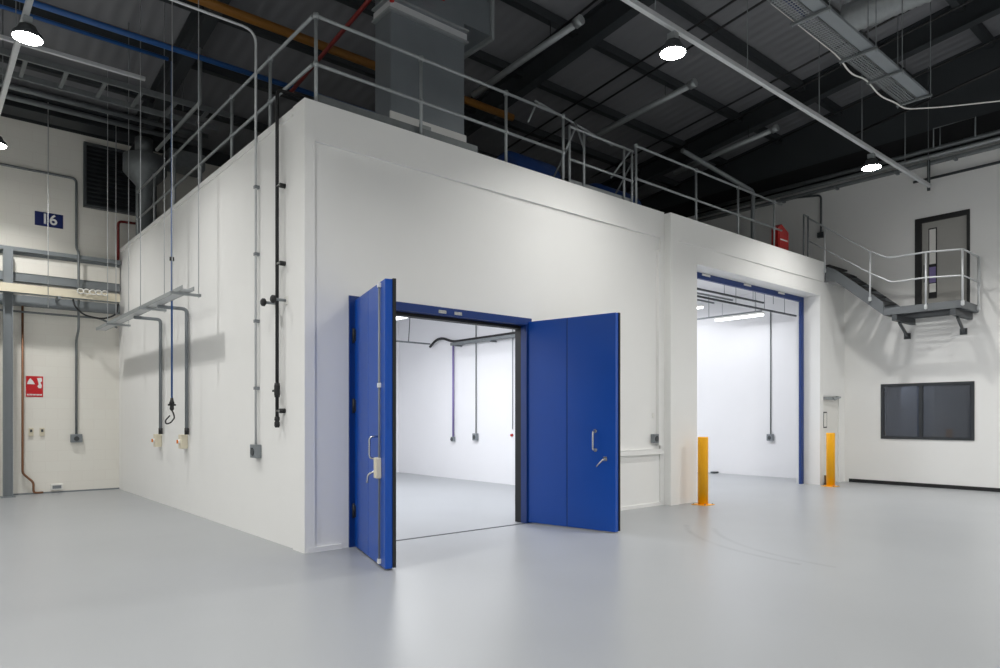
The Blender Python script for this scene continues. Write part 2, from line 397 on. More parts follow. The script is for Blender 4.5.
# ------------------------------------------------------------------ steel stair and landing on the right wall
t = thing('access_stair', 'short grey steel stair from the white roof down to the landing', 'staircase', (13.75, -.8, 4.1))
for x, lab in ((13.16, None), (14.2, None)):
    B().prism([(-.18, 5.26), (-.18, 4.90), (-.42, 4.86), (-1.49, 3.93), (-1.49, 4.22), (-.42, 5.14)], 'x', x, x+.05).build('stringer', 'stairgrey', t)
for i in range(6):
    z = 4.12+.195*(i+1); y = -1.50+.225*(i+1)
    B().box(13.21, y-.12, z-.03, 14.2, y+.13, z).build('tread', 'black', t)
LZ = 4.08
t = thing('landing', 'grey steel landing bracketed off the wall below the upper door', 'platform', (13.75, -2.3, 3.6))
b = B(); b.box(13.15, -2.97, LZ-.16, 13.2, -1.55, LZ); b.box(14.2, -2.97, LZ-.16, XR-.002, -1.55, LZ); b.box(13.15, -3.02, LZ-.16, XR-.002, -2.97, LZ); b.box(13.15, -1.55, LZ-.16, XR-.002, -1.5, LZ)
b.build('edge_channel', 'stairgrey', t)
b = B()
for i in range(28): b.box(13.2, -2.96+i*.05, LZ-.05, 14.2, -2.948+i*.05, LZ-.01)
for i in range(9): b.box(13.2+i*.12, -2.96, LZ-.045, 13.21+i*.12, -1.56, LZ-.015)
b.build('grating', 'greyd', t)
for y in (-1.72, -2.86):
    B().box(13.15, y-.05, LZ-.30, XR-.002, y+.05, LZ-.165).build('bracket_beam', 'greyd', t)
    s_ = B().bar((13.45, y, LZ-.32), (XR-.02, y+.12, 3.53), .05, .05).build('strut', 'greyd', t)
    B().box(XR-.03, y+.05, 3.46, XR-.002, y+.19, 3.6).build('mounting_plate', 'greyd', s_)
# stair and landing guardrail
t = thing('landing_guardrail', 'galvanised tube guardrail along the stair and round the steel landing', 'railing', (13.175, -2.3, LZ))
X = 13.125
posts = [(X, -.19, 5.22, 6.19), (X, -1.22, 4.40, 5.42), (X, -2.36, LZ, 5.19), (X, -3.045, LZ, 5.13), (XR-.10, -3.045, LZ, 5.13)]
for x, y, a, z in posts:
    p = B().tube([(x, y, a-.13), (x, y, z)], .021).build('post', 'galvl', t)
    B().box(x-.03, y-.03, a-.12, x+.024, y+.024, a-.03).build('post_socket', 'galvl', p)
B().tube([(X, .22, 6.5), (X, -.19, 6.19), (X, -1.22, 5.42), (X, -1.6, 5.2), (X, -2.36, 5.19), (X, -3.045, 5.13), (XR-.10, -3.045, 5.13)], .021, bend=.08).build('top_rail', 'galvl', t)
B().tube([(X, .22, 5.95), (X, -.19, 5.66), (X, -1.22, 4.92), (X, -1.68, 4.64), (X, -2.36, 4.64), (X, -3.045, 4.58), (XR-.10, -3.045, 4.58)], .018, bend=.08).build('mid_rail', 'galvl', t)
B().tube([(XR-.03, -3.045, 4.5), (XR-.03, -3.045, 5.10), (XR-.10, -3.045, 5.13)], .018, bend=.05).build('return_bar', 'galvl', t)

# ------------------------------------------------------------------ roof guardrails
RY = .08; Z0r = 5.3
def guardrail(label, posts, rails, toe, loc):
    t = thing('guardrail', label, 'railing', loc, 0, 'roof edge guardrails')
    for (x, y) in posts:
        p = B().tube([(x, y, Z0r), (x, y, 6.46)], .022).build('post', 'galv', t)
        B().lathe([(.034, 6.425), (.036, 6.46), (.034, 6.495)], (x, y, 0), n=12).build('top_clamp', 'galv', p)
        B().lathe([(.032, 5.85), (.034, 5.88), (.032, 5.91)], (x, y, 0), n=12).build('clamp', 'galv', p)
        B().box(x-.06, y-.06, Z0r, x+.06, y+.06, Z0r+.09).build('base_socket', 'galvd', p)
    for a, c in rails:
        B().tube([(*a, 6.465), (*c, 6.465)], .022).build('top_rail', 'galv', t)
        B().tube([(*a, 5.88), (*c, 5.88)], .022).build('mid_rail', 'galv', t)
    for a, c in toe: B().bar((*a, 5.45), (*c, 5.45), .012, .20).build('toe_board', 'galvd', t)
    return t
guardrail('guardrail above the double doors, from the white corner to the gate', [(.165, RY), (1.686, RY), (3.21, RY), (4.43, RY)],
          [((.165, RY), (4.43, RY))], [((.2, RY+.05), (2.7, RY+.05))], (2.3, RY, Z0r))
guardrail('guardrail on the roof edge above the wide opening', [(6.29, RY), (8.155, RY), (9.695, RY), (11.21, RY)],
          [((6.29, RY), (11.55, RY))], [], (8.8, RY, Z0r))
guardrail('guardrail running back along the side wall of the white room', [(.14, 1.415), (.14, 2.887), (.14, 4.379), (.14, 5.9), (.14, 7.3), (.14, 8.6)],
          [((.14, .12), (.14, 8.6))], [], (.14, 4.4, Z0r))
t = thing('guardrail', 'short end of guardrail posts by the red cabinet at the stair head', 'railing', (12.8, .1, Z0r))
for x in (12.62, 12.84):
    B().tube([(x, .08, Z0r), (x, .08, 6.45)], .02).build('post', 'galvd', t)
B().tube([(12.62, .08, 6.45), (12.84, .08, 6.45)], .02).build('top_rail', 'galvd', t)
# pallet gate
t = thing('pallet_gate', 'galvanised up-and-over pallet gate between the two roof guardrails', 'gate', (5.4, .1, Z0r))
for x in (4.578, 4.925, 5.956, 6.177):
    B().tube([(x, RY, Z0r), (x, RY, 6.36)], .02).build('post', 'galv', t)
B().tube([(4.578, RY, 6.34), (6.2, RY, 6.34)], .022).build('top_rail', 'galv', t)
B().tube([(4.578, RY, 5.81), (6.2, RY, 5.81)], .02).build('mid_rail', 'galv', t)
B().tube([(4.30, .6, 6.86), (6.25, .6, 6.62)], .018).build('rear_rail', 'galv', t)
for a, c in (((4.345, .6, 6.85), (4.141, .6, 6.46)), ((4.70, RY, 6.33), (4.50, RY, 5.95)), ((5.15, .5, 6.72), (4.93, RY, 6.05)), ((6.13, RY, 6.33), (5.86, .3, 5.85))):
    B().tube([a, c], .016).build('link_arm', 'galv', t)
B().box(4.62, RY+.02, 5.30, 6.2, RY+.05, 5.50).build('toe_board', 'galv', t)
for x in (4.60, 6.15): B().tube([(x, RY, 6.1), (x, .72, 5.31)], .014).build('brace', 'galvd', t)

# ------------------------------------------------------------------ roof plant
t = thing('air_duct', 'tall galvanised sheet duct rising from the white roof into the steelwork', 'duct', (2.15, 1.1, 5.3))
dx0, dx1, dy0, dy1 = 1.53, 2.82, .60, 1.02
B().box(dx0, dy0, 5.302, dx1, dy1, 7.28).build('riser', 'duct', t)
B().prism([(dx0-.03, 7.32), (dx1+.03, 7.32), (dx1+.03, 7.42), (dx0-.03, 7.42)], 'y', dy0-.03, dy1).build('flange', 'galvl', t)
for z in (7.29, 7.46): B().box(dx0-.05, dy0-.05, z, dx1+.05, dy1+.02, z+.025).build('flange', 'galv', t)
B().box(dx0, dy0, 7.42, dx1, dy1, 9.0).build('riser', 'duct', t)
b = B(); b.box(dx1, dy0+.05, 7.62, dx1+.55, dy1+.3, 8.15); b.build('branch', 'duct', t)
b = B(); b.box(dx1+.55, dy0, 7.55, dx1+.60, dy1+.35, 8.22); b.build('flange', 'galv', t)
c_ = B().box(dx0-.02, dy0-.03, 5.302, dx1+.02, dy0-.001, 5.88).build('curb', 'wall', t)
B().box(dx0+.45, dy0-.045, 5.45, dx0+.65, dy0-.03, 5.82).build('access_panel', 'galv', c_)
tag(B().box(7.9, .95, 5.302, 10.4, 1.7, 5.78, .02).build('roof_duct', 'duct'), 'low galvanised duct lying on the roof behind the guardrail', 'duct')
t = thing('cable_reel_box', 'small galvanised box on the roof beside the low duct', 'box', (7.6, .6, 5.3))
B().box(7.35, .45, 5.3, 7.85, .8, 5.56, .01).build('casing', 'galvd', t); B().box(7.42, .44, 5.36, 7.78, .45, 5.5).build('cover', 'galv', t)
def blue_fan(x, y, w, h, label):
    t = thing('extract_fan', label, 'fan', (x, y, 5.3), 0, 'blue fans on the roof')
    c = B(); c.lathe([(h*.42, -w/2), (h*.5, -w/2+.02), (h*.5, w/2-.02), (h*.42, w/2)], (0, 0, h*.55), 'x', 28); c.build('casing', 'bluedark', t, True)
    B().box(-w/2, -h*.35, 0, w/2, h*.35, .12).build('base_frame', 'greyd', t, True)
    B().lathe([(h*.2, 0), (h*.2, w*.3)], (w/2, 0, h*.55), 'x', 20).build('motor', 'greyd', t, True)
    return t
blue_fan(4.75, 1.35, 1.0, .88, 'dark blue fan drum behind the guardrail post next to the gate')
blue_fan(7.25, 1.55, 1.1, .92, 'dark blue fan drum on the roof behind the wide opening')
t = thing('hydrant_cabinet', 'red cabinet with peaked top on the roof by the stair head', 'cabinet', (11.75, .35, 5.3))
B().prism([(11.62, 5.302), (12.12, 5.302), (12.12, 5.95), (11.78, 6.10), (11.62, 6.0)], 'y', .2, .36).build('body', 'red', t)
B().box(11.66, .188, 5.36, 12.08, .2, 5.86).build('door', 'red', t)
B().box(11.70, .18, 5.72, 12.04, .188, 5.75).build('label_strip', 'signwhite', t)
b = B(); b.box(11.0, 3.3, 5.302, 13.9, 3.5, 6.6)
tag(b.build('plant_screen', 'greyp'), 'grey sheet screen standing on the roof behind the red cabinet', 'screen')
tag(B().box(8.5, 3.5, 5.302, 10.6, 4.6, 6.3, .03).build('air_handling_unit', 'greyd'), 'dark grey air handling unit deep on the roof', 'plant unit')
tag(B().tube([(11.4, .7, 5.3), (11.4, .7, 6.9), (8.6, .7, 7.15)], .05, bend=.1).build('vent_pipe', 'galvd'), 'dull vent pipe rising from the roof and turning along behind the guardrail', 'pipe')

# ------------------------------------------------------------------ roof steelwork
for i, x in enumerate((-5.7, .3, 6.3, 12.3)):
    b = B()
    for (z0, z1, hw) in ((8.9, 8.93, .11), (8.93, 9.41, .012), (9.41, 9.44, .11)):
        b.prism([(YN, deck(YN, z0)), (YB, deck(YB, z0)), (YB, deck(YB, z1)), (YN, deck(YN, z1))], 'x', x-hw, x+hw)
    struct(b.build('roof_beam', 'steel'))
b = B()
for y in (-14.45, -12.85, -11.25, -9.65, -8.05, -6.45, -4.85, -3.25, -1.65, -.05, 1.55, 3.15, 4.75, 6.35, 7.95):
    z = deck(y, 9.24); o = B().box(XL, y-.07, z, XR, y+.07, z+.17).build('roof_purlin_beam', 'steel'); struct(o)
b = B(); b.box(XL, 9.0, 7.80, 1.0, 9.5, 7.84); b.box(XL, 9.23, 7.84, 1.0, 9.27, 8.14); b.box(XL, 9.0, 8.14, 1.0, 9.5, 8.18); b.box(XL, 8.85, 8.05, 1.0, 8.93, 8.12)
struct(b.build('eaves_beam', 'steel'))

def pipe(name, label, cat, pts, r, m, bend=0, group=None, n=10):
    return tag(B().tube(pts, r, n, bend).build(name, m), label, cat, group)
# sloped thin service pipes under the roof
for x, lab in ((7.48, 'thin black sprinkler pipe under the roof past the middle lamp'), (7.95, 'thin black sprinkler pipe second past the middle lamp'),
               (10.55, 'thin black sprinkler pipe just short of the deep roof beam'), (11.3, 'thin black sprinkler pipe crossing above the lamp rail'),
               (13.2, 'thin black sprinkler pipe above the end of the basket tray'), (5.4, 'thin black sprinkler pipe beside the tall sheet duct')):
    tag(B().tube([(x, -5.5, deck(-5.5, 8.82)), (x, 5, deck(5, 8.82))], .022, 8).build('sprinkler_pipe', 'black'), lab, 'pipe', 'sprinkler pipes under the roof')
for x, lab in ((5.05, 'silver flue tube with end cap above the roof gate'), (8.4, 'silver flue tube with end cap above the roof between gate and lamp rail'), (11.7, 'silver flue tube with end cap farthest along, over the red cabinet')):
    t = thing('flue_tube', lab, 'pipe', (x, .35, 8.2), 0, 'silver flue tubes under the roof')
    B().tube([(0, 0, .12), (-.1, 1.2, -.04), (-.2, 2.6, -.24)], .06, 12).build('tube', 'galv', t, True)
    B().tube([(0, -.10, .14), (0, .04, .12)], .085, 12).build('end_cap', 'galv', t, True)
    B().tube([(-.05, .6, .05), (-.05, .6, .4)], .008, 6).build('hanger', 'black', t, True)
pipe('gas_pipe', 'ochre gas pipe running across the hall above the white roof', 'pipe', [(-7, 3.2, 7.95), (6.1, 3.2, 7.95)], .075, 'ochre')
pipe('sprinkler_main', 'red sprinkler main crossing behind the corner guardrail', 'pipe', [(1.38, -1.5, 7.85), (1.38, 3.6, 7.18)], .032, 'redp')
t = thing('sprinkler_riser', 'red sprinkler pipe bends clipped to the tall sheet duct', 'pipe', (1.5, .5, 7.3))
B().tube([(1.49, .505, 7.36), (1.49, .505, 9.2)], .035).build('riser', 'red', t)
B().tube([(1.51, .45, 7.40), (1.75, .30, 7.75), (2.2, -.3, 8.5)], .03, bend=.1).build('branch', 'red', t)
B().tube([(2.15, .50, 7.75), (2.35, .45, 7.70)], .03).build('branch', 'red', t)
pipe('compressed_air_pipe', 'blue air pipe along the roof that feeds the hanging hose', 'pipe', [(-7, 4.05, 7.5), (3.5, 4.05, 7.5)], .045, 'bluep')
pipe('compressed_air_pipe', 'thinner blue air pipe behind the one feeding the hose', 'pipe', [(-7, 4.45, 7.5), (-.35, 4.45, 7.5)], .03, 'bluep')
pipe('heating_pipe', 'grey pipe with copper ends running beside the blue air pipes', 'pipe', [(-7, 4.25, 7.62), (.2, 4.25, 7.62)], .035, 'copper')
t = thing('lighting_rail', 'bright galvanised rail ending in the air between louvre and lamp', 'rail', (-3, 5.07, 7.3))
B().box(-7, 5.04, 7.31, -.55, 5.10, 7.37, .005).build('channel', 'galvl', t)
for x in (-5.5, -3.9, -2.3, -.8): B().tube([(x, 5.07, 7.37), (x, 5.07, 8.2)], .008, 6).build('hanger', 'galvd', t)
t = thing('roof_ladder_tray', 'dark cable ladder with slanting rungs below the roof at the back', 'cable tray', (-3, 6.2, 7.5))
for y in (5.9, 6.7): B().box(-7, y, 7.45, 1.2, y+.05, 7.55).build('side_rail', 'galvd', t)
for i in range(14): B().box(-6.8+i*.58, 5.95, 7.47, -6.74+i*.58, 6.7, 7.51).build('rung', 'galvd', t)
for x in (-6, -3, .4): B().tube([(x, 6.3, 7.5), (x, 6.3, 8.1)], .01, 6).build('hanger', 'galvd', t)
for i, y in enumerate((7.4, 7.9)):
    pipe('service_pipe', ('dull grey service pipe below the roof near the louvre', 'dull grey service pipe hugging the back roof beam')[i], 'pipe', [(-7, y, 7.55), (1.2, y, 7.55)], .05, 'galvd')
pipe('hanging_conduit', 'grey conduit bending down and back above the side guardrail', 'conduit', [(.3, 4.94, 8.1), (.3, 4.94, 7.15), (.3, 7.75, 7.15)], .035, 'galv', .06)

# lighting rail with highbay lamps
def highbay(loc, label):
    t = thing('highbay_lamp', label, 'lamp', loc, 0, 'highbay lamps')
    B().lathe([(.05, .16), (.10, .15), (.12, .10), (.17, .045), (.178, 0), (.172, -.004)], n=32).build('housing', 'greyd', t, True)
    B().lathe([(.165, -.012), (.168, -.004)], n=32).build('lens', 'lamp', t, True)
    B().tube([(0, 0, .15), (0, 0, .265)], .012, 8).build('hanging_stem', 'galv', t, True)
    B().box(-.05, -.06, .18, .05, .06, .268, .004).build('connector', 'galv', t, True)
    return t
t = thing('lighting_trunking', 'bright galvanised lamp rail running to the right hall wall', 'rail', (6, -2.13, 6.85))
B().box(-2.30, -2.17, 6.85, 14.08, -2.10, 6.92, .005).build('channel', 'galvl', t)
for x in (2, 3.9, 6.2, 8.6, 10.4, 12.6, 14.0): B().tube([(x, -2.13, 6.9), (x, -2.13, 9.6)], .008, 6).build('hanger', 'galvd', t)
t = thing('lighting_trunking', 'bright galvanised lamp rail running back to the louvre wall', 'rail', (-2.42, 3, 6.85))
B().box(-2.455, -14, 6.85, -2.385, 9.0, 6.92, .005).build('channel', 'galvl', t)
for y in (1.0, 4.3, 6.2, 8.5): B().tube([(-2.42, y, 6.9), (-2.42, y, deck(y)-.02)], .008, 6).build('hanger', 'galvd', t)
LAMPS = [((4.34, -2.09, 6.58), 'highbay lamp on the rail above the double doors'), ((10.95, -2.09, 6.58), 'highbay lamp on the rail nearest the right hall wall'),
         ((-2.40, 3.18, 6.58), 'highbay lamp hanging over the side aisle, the larger one'), ((-2.40, 7.8, 6.58), 'highbay lamp hanging over the side aisle near the number sign'),
         ((-2.40, -2.0, 6.58), 'highbay lamp out in the hall near the corner'), ((-2.40, -7.0, 6.58), 'highbay lamp out in the open hall'),
         ((4.34, -7.0, 6.58), 'highbay lamp over the middle of the open hall'), ((10.95, -7.0, 6.58), 'highbay lamp over the open hall by the window wall'),
         ((-2.40, -12.0, 6.58), 'highbay lamp far out in the hall'), ((4.34, -12.0, 6.58), 'highbay lamp far out over the middle of the hall'), ((10.95, -12.0, 6.58), 'highbay lamp far out by the window wall'),
         ((-7.2, 3.18, 6.58), 'added fill lamp, out of view, over the far side of the aisle'), ((-7.2, -2.0, 6.58), 'added fill lamp, out of view, over the far side of the hall, opposite the corner'), ((-7.2, -7.0, 6.58), 'added fill lamp, out of view, over the far side of the open hall')]  # this far column is added out of view as fill for the side wall
lamp0 = None
LAMP_W = 90
for loc, lab in LAMPS:
    if lamp0 is None: lamp0 = highbay(loc, lab)
    else: dup(lamp0, loc, lab)
    ld = bpy.data.lights.new('highbay_light', 'AREA'); ld.shape = 'DISK'; ld.size = .33; ld.energy = LAMP_W*(2.6 if loc[0] > 9 and loc[1] < -5 else 1.55 if loc[1] < -5 or loc[0] < -5 else 1)*.9; ld.color = (1, .985, .955); ld.spread = R(150 if loc[1] < -5 or loc[0] < -5 else 128)
    lo = bpy.data.objects.new('highbay_light', ld); C.objects.link(lo); lo.location = (loc[0], loc[1], loc[2]-.03)

# wire basket tray with flat tray, flexible duct
t = thing('basket_tray', 'wire basket cable tray hung under the roof near the right wall', 'cable tray', (7.4, -3.35, 7.0))
b = B(); bx0, bx1, by0, by1, bz = 4.4, 9.36, -3.42, -3.18, 7.0
for i in range(7): y = by0+(by1-by0)*i/6; b.box(bx0, y-.004, bz-.004, bx1, y+.004, bz+.004)
for i in range(85): x = bx0+(bx1-bx0)*i/84; b.box(x-.004, by0, bz-.004, x+.004, by1, bz+.004)
for y in (by0, by1): b.box(bx0, y-.006, bz-.004, bx1, y+.006, bz+.05)
b.build('mesh', 'galv', t)
for x in (5.6, 7.1, 8.1, 9.34):
    h = B().box(x-.02, by0-.24, bz-.045, x+.02, by1+.06, bz-.01).build('cross_bar', 'galvd', t)
    for y in (by0-.22, by1+.04): B().tube([(x, y, bz-.08), (x, y, 9.75)], .007, 6).build('rod', 'galvd', h)
tag(B().box(4.4, -3.61, 7.0, 9.36, -3.44, 7.04).build('flat_tray', 'greyp'), 'flat pale grey cable tray alongside the wire basket', 'cable tray')
tag(B().tube([(5.0, -3.155, 7.03), (7.0, -3.15, 7.02), (7.5, -3.12, 6.92), (8.0, -3.15, 7.0), (8.6, -3.12, 6.92), (9.2, -3.15, 6.98), (9.5, -3.2, 6.94), (9.9, -3.6, 6.95), (11.2, -4.4, 7.2), (13.2, -5.6, 7.45), (14.1, -5.9, 7.49)], .012, 8, .3).build('hanging_cable', 'white'), 'white cable sagging along the edge of the wire basket', 'cable')
tag(B().tube([(4.4, -3.30, 7.035), (5.3, -3.32, 7.035), (5.75, -3.28, 7.035)], .03, 8, .3).build('data_cable', 'signblue'), 'blue data cables lying in the wire basket', 'cable')
b = B(); prof = []
t = thing('flexible_duct', 'silver ribbed flexible duct behind the wire basket', 'duct', (9.2, -2.9, 8.6))
pr = []
for i in range(44):
    y = -5.2+i*.06; pr.append((.25 if i % 2 else .235, y))
B().lathe(pr, (8.58, 0, 8.4), 'y', 24).build('hose', 'galv', t)
for y in (-4.6, -3.9, -2.9): B().tube([(8.58, y, 8.65), (8.58, y, deck(y)-.02)], .008, 6).build('hanger', 'black', t)
pipe('steel_conduit', 'black double conduit crossing under the roof past the flexible duct', 'conduit', [(12.35, -1.2, 7.9), (12.35, -5.5, 8.6)], .03, 'black')

# services along the top of the right wall
pipe('chilled_pipe', 'upper pipe of the pair along the top of the right wall', 'pipe', [(14.12, 4, 7.72), (14.12, -8, 7.72)], .05, 'galvd')
pipe('chilled_pipe', 'lower pipe of the pair along the top of the right wall', 'pipe', [(14.08, 4, 7.56), (14.08, -8, 7.56)], .045, 'galv')
t = thing('wall_tray', 'narrow cable tray under the pipe pair on the right wall', 'cable tray', (14.2, -2, 7.4))
B().box(14.12, -8, 7.42, 14.29, 4, 7.47).build('tray', 'galvd', t)
for y in (-6.5, -5, -3.6, -2.6, -1.4, 0, 1.4): B().box(14.02, y-.03, 7.38, 14.3, y+.03, 7.42).build('bracket', 'galvd', t)
t = thing('pipe_frame', 'slim goalpost pipe support on top of the wall pipes', 'frame', (13.95, -2.7, 7.75))
B().tube([(13.95, -2.25, 7.7), (13.95, -2.25, 8.12), (13.95, -3.05, 8.12), (13.95, -3.05, 7.7)], .018, 8).build('hoop', 'galvd', t)
B().tube([(13.95, -2.38, 7.7), (13.95, -2.38, 8.1)], .012, 8).build('rod', 'galvd', t)
pipe('wall_pipe', 'thin grey pipe below the tray on the right wall, running off to the edge', 'pipe', [(14.22, -1.75, 7.1), (14.22, -8, 7.1)], .03, 'greyd')
pipe('rail_hanger', 'dark strut that holds the end of the lamp rail', 'strut', [(14.12, -2.1, 7.5), (14.12, -2.1, 6.8)], .035, 'greyd')
t = thing('wall_conduit', 'grey conduit dropping to a small box beside the stair rail', 'conduit', (14.25, .41, 6.3))
B().tube([(14.25, 1.5, 7.5), (14.25, .41, 7.34), (14.25, .41, 6.36)], .025, bend=.1).build('pipe', 'greyd', t)
B().box(14.2, .33, 6.25, 14.3, .49, 6.38).build('junction_box', 'greyd', t)

# ------------------------------------------------------------------ fittings on the side wall of the white room
def socket_box(loc, rz, label, w=.16, h=.17, m='greyp', group=None):
    t = thing('power_socket', label, 'socket', loc, rz, group)          # local: back on y=0, sticks out to -y
    B().box(-w/2, -.085, 0, w/2, 0, h, .008).build('casing', m, t, True)
    f = B().lathe([(.045, -.10), (.052, -.085)], (0, 0, h*.45), 'y', 20).build('flap', 'greyd', t, True)
    B().box(-.015, -.108, h*.45+.03, .015, -.085, h*.45+.055).build('hinge', 'greyd', f, True)
    return t
SW = R(-90)
t = thing('wall_conduit', 'grey conduit coming down from the roof to the socket near the corner', 'conduit', (-.03, 1.46, 1.25))
B().tube([(-4.5, 1.46, 6.8), (-.04, 1.46, 6.8), (-.04, 1.46, 1.245)], .017, bend=.18).build('pipe', 'galvl', t)
for z in (2.0, 2.9, 3.8, 4.7): B().box(-.062, 1.43, z-.02, 0, 1.49, z+.02).build('saddle', 'greyp', t)
socket_box((0, 1.46, 1.065), SW, 'grey power socket low on the side wall under a tall conduit', .20, .18)
t = thing('air_drop', 'black air line standing off the side wall near the white corner', 'pipe', (-.07, .68, 1.5))
B().tube([(-.07, .68, 1.62), (-.07, .68, 5.72), (.35, .68, 5.72)], .022, bend=.08).build('pipe', 'black', t)
for z in (4.5, 3.53, 1.69):
    k = B().tube([(-.002, .60, z), (-.07, .60, z)], .03, 14).build('standoff', 'black', t)
    B().box(-.085, .59, z-.012, -.055, .70, z+.012).build('clip', 'chrome', k)
v = B().lathe([(.03, 1.86), (.036, 1.90), (.036, 2.0), (.03, 2.04)], (-.07, .68, 0), n=14).build('valve', 'black', t)
B().box(-.085, .70, 1.93, -.06, .80, 1.955).build('valve_handle', 'black', v)
B().lathe([(.022, 1.48), (.034, 1.50), (.034, 1.545), (.024, 1.56), (.034, 1.575), (.03, 1.61), (.022, 1.62)], (-.07, .68, 0), n=14).build('coupling', 'black', t)
for y, lab in ((.87, 'black round hook knob on the side wall, next to the grey conduit'), (.56, 'black round hook knob on the side wall, next to the black air line')):
    t = thing('hose_hook', lab, 'hook', (0, y, 3.065), 0, 'black hook knobs on the side wall')
    B().lathe([(.018, -.15), (.018, 0)], (0, 0, 0), 'x', 12).build('stem', 'greyp', t, True)
    B().lathe([(.03, -.20), (.05, -.185), (.05, -.155), (.03, -.14)], (0, 0, 0), 'x', 20).build('knob', 'black', t, True)
    B().box(-.01, -.05, -.05, 0, .05, .05).build('back_plate', 'white', t, True)

t = thing('cable_ladder', 'galvanised cable ladder hung along the side wall on thin rods', 'cable tray', (-.5, 5.4, 3.46))
for x in (-.585, -.425): B().box(x, 2.86, 3.46, x+.012, 9.0, 3.52).build('side_rail', 'galv', t)
B().box(-.573, 2.86, 3.465, -.425, 9.0, 3.475).build('tray_bed', 'galvl', t)
for y in (3.1, 4.95, 7.5):
    c = B().box(-.68, y-.025, 3.42, -.25, y+.025, 3.457).build('cross_bar', 'galv', t)
    for x in (-.65, -.28): B().tube([(x, y, 3.40), (x, y, deck(y)-.02)], .007, 6).build('rod', 'galvl', c)
def isolator(y, z, top, lab1, lab2, from_x):
    t = thing('isolator_switch', lab1, 'switch', (0, y, z-.10), SW, 'isolators on the side wall')
    B().box(-.08, -.11, 0, .08, 0, .24, .01).build('casing', 'cream', t, True)
    d = B().lathe([(.035, -.135), (.04, -.11)], (0, 0, .12), 'y', 18).build('dial', 'signwhite', t, True)
    B().box(-.01, -.16, .09, .01, -.134, .15).build('knob', 'orange', d, True)
    yc = y-.19
    c = thing('flexible_conduit', lab2, 'conduit', (-.05, yc, z+.15), 0, 'isolator conduits on the side wall')
    B().tube([(from_x, yc, top), (-.05, yc, top), (-.05, yc, z+.22)], .03, bend=.07).build('pipe', 'greyp', c)
    B().tube([(-.05, yc, z+.141), (-.05, yc, z+.25)], .036).build('gland', 'black', c)
isolator(6.28, 1.16, 3.425, 'cream isolator with orange knob, the one farther from the white corner', 'dark conduit from the cable ladder to the farther isolator', -.5)
isolator(4.68, 1.18, 3.425, 'cream isolator with orange knob, the one nearer the hanging blue hose', 'dark conduit from the cable ladder to the nearer isolator', -.5)
t = thing('air_hose', 'blue air hose hanging from the roof with a black valve and hook', 'hose', (-.31, 4.39, 1.6))
B().tube([(-.31, 4.39, 7.45), (-.31, 4.39, 1.92)], .016, 8).build('hanging_hose', 'bluep', t)
B().tube([(-.31, 4.39, 4.18), (-.31, 4.39, 4.24)], .035, 10).build('collar', 'black', t)
v = B().lathe([(.018, 1.72), (.035, 1.75), (.03, 1.82), (.045, 1.84), (.03, 1.88), (.02, 1.93)], (-.31, 4.39, 0), n=12).build('valve', 'black', t)
B().box(-.37, 4.38, 1.80, -.25, 4.40, 1.83).build('valve_handle', 'black', v)
B().tube([(-.31, 4.39, 1.73), (-.28, 4.39, 1.66), (-.27, 4.39, 1.60), (-.33, 4.39, 1.52), (-.40, 4.39, 1.50), (-.41, 4.39, 1.56), (-.34, 4.39, 1.64)], .012, 8, .03).build('hook', 'black', t)
for x, y, z, lab in ((-1.49, 8.6, 4.35, 'thin bright rod hanging in front of the number sign'), (-.265, 8.7, 4.0, 'thin rod hanging in front of the louvre')):
    pipe('hanger_rod', lab, 'rod', [(x, y, 3.8), (x, y, 7.9)], .008, 'galvl', n=6)

# ------------------------------------------------------------------ back wall
Yw = YB
t = thing('bay_sign', 'blue bay number sign high on the back wall', 'sign', (-1.335, Yw, 5.675))
B().box(-1.59, Yw-.012, 5.672, -1.08, Yw, 5.968, .002).build('plate', 'signblue', t)
me = text_mesh('16', .30, .002); me.transform(Matrix.Rotation(R(90), 4, 'X')); me.transform(Matrix.Translation((0, -.014, .145))); me.materials.append(M['signwhite'])
o = bpy.data.objects.new('lettering', me); C.objects.link(o); o.parent = t
t = thing('wall_louvre', 'dark slatted louvre high on the back wall beside the roof beam', 'louvre', (-.1, Yw, 6.22))
B().box(-.66, Yw-.05, 6.27, .70, Yw-.005, 7.58).build('backing', 'black', t)
b = B()
for i in range(14): z = 6.28+i*.093; b.prism([(Yw-.10, z), (Yw-.05, z+.07), (Yw-.05, z+.082), (Yw-.10, z+.012)], 'x', -.66, .70)
b.build('slats', 'steel', t)
b = B(); b.box(-.71, Yw-.12, 6.22, -.66, Yw, 7.63); b.box(.70, Yw-.12, 6.22, .75, Yw, 7.63); b.box(-.66, Yw-.12, 6.22, .70, Yw, 6.27); b.box(-.66, Yw-.12, 7.58, .70, Yw, 7.63)
b.build('frame', 'greyd', t)
b = B(); b.box(XL, 9.42, 5.02, -.02, Yw, 5.10); b.box(XL, 9.55, 4.55, -.02, Yw, 5.02); b.box(XL, 9.50, 4.42, -.02, Yw, 4.55)
struct(b.build('trim_5', 'greyp'))
struct(B().box(XL, 9.535, 4.60, -.02, 9.55, 4.96).build('trim_6', 'block'))
struct(B().box(XL, 9.55, 3.93, -.02, Yw, 4.14).build('trim_7', 'greyp'))
t = thing('column_post', 'grey steel column at the picture edge beside the back wall', 'column', (-2.08, 9.35, 0))
b = B(); b.box(-2.16, 9.28, 0, -2.14, 9.44, 5.02); b.box(-2.02, 9.28, 0, -2.0, 9.44, 5.02); b.box(-2.14, 9.35, 0, -2.02, 9.37, 5.02)
b.build('shaft', 'greyp', t); B().box(-2.2, 9.22, 0, -1.96, 9.5, .015).build('base_plate', 'greyp', t)
struct(B().box(-6, 9.64, 0, -2.2, Yw, 3.93).build('door_1', 'doorgrey'))
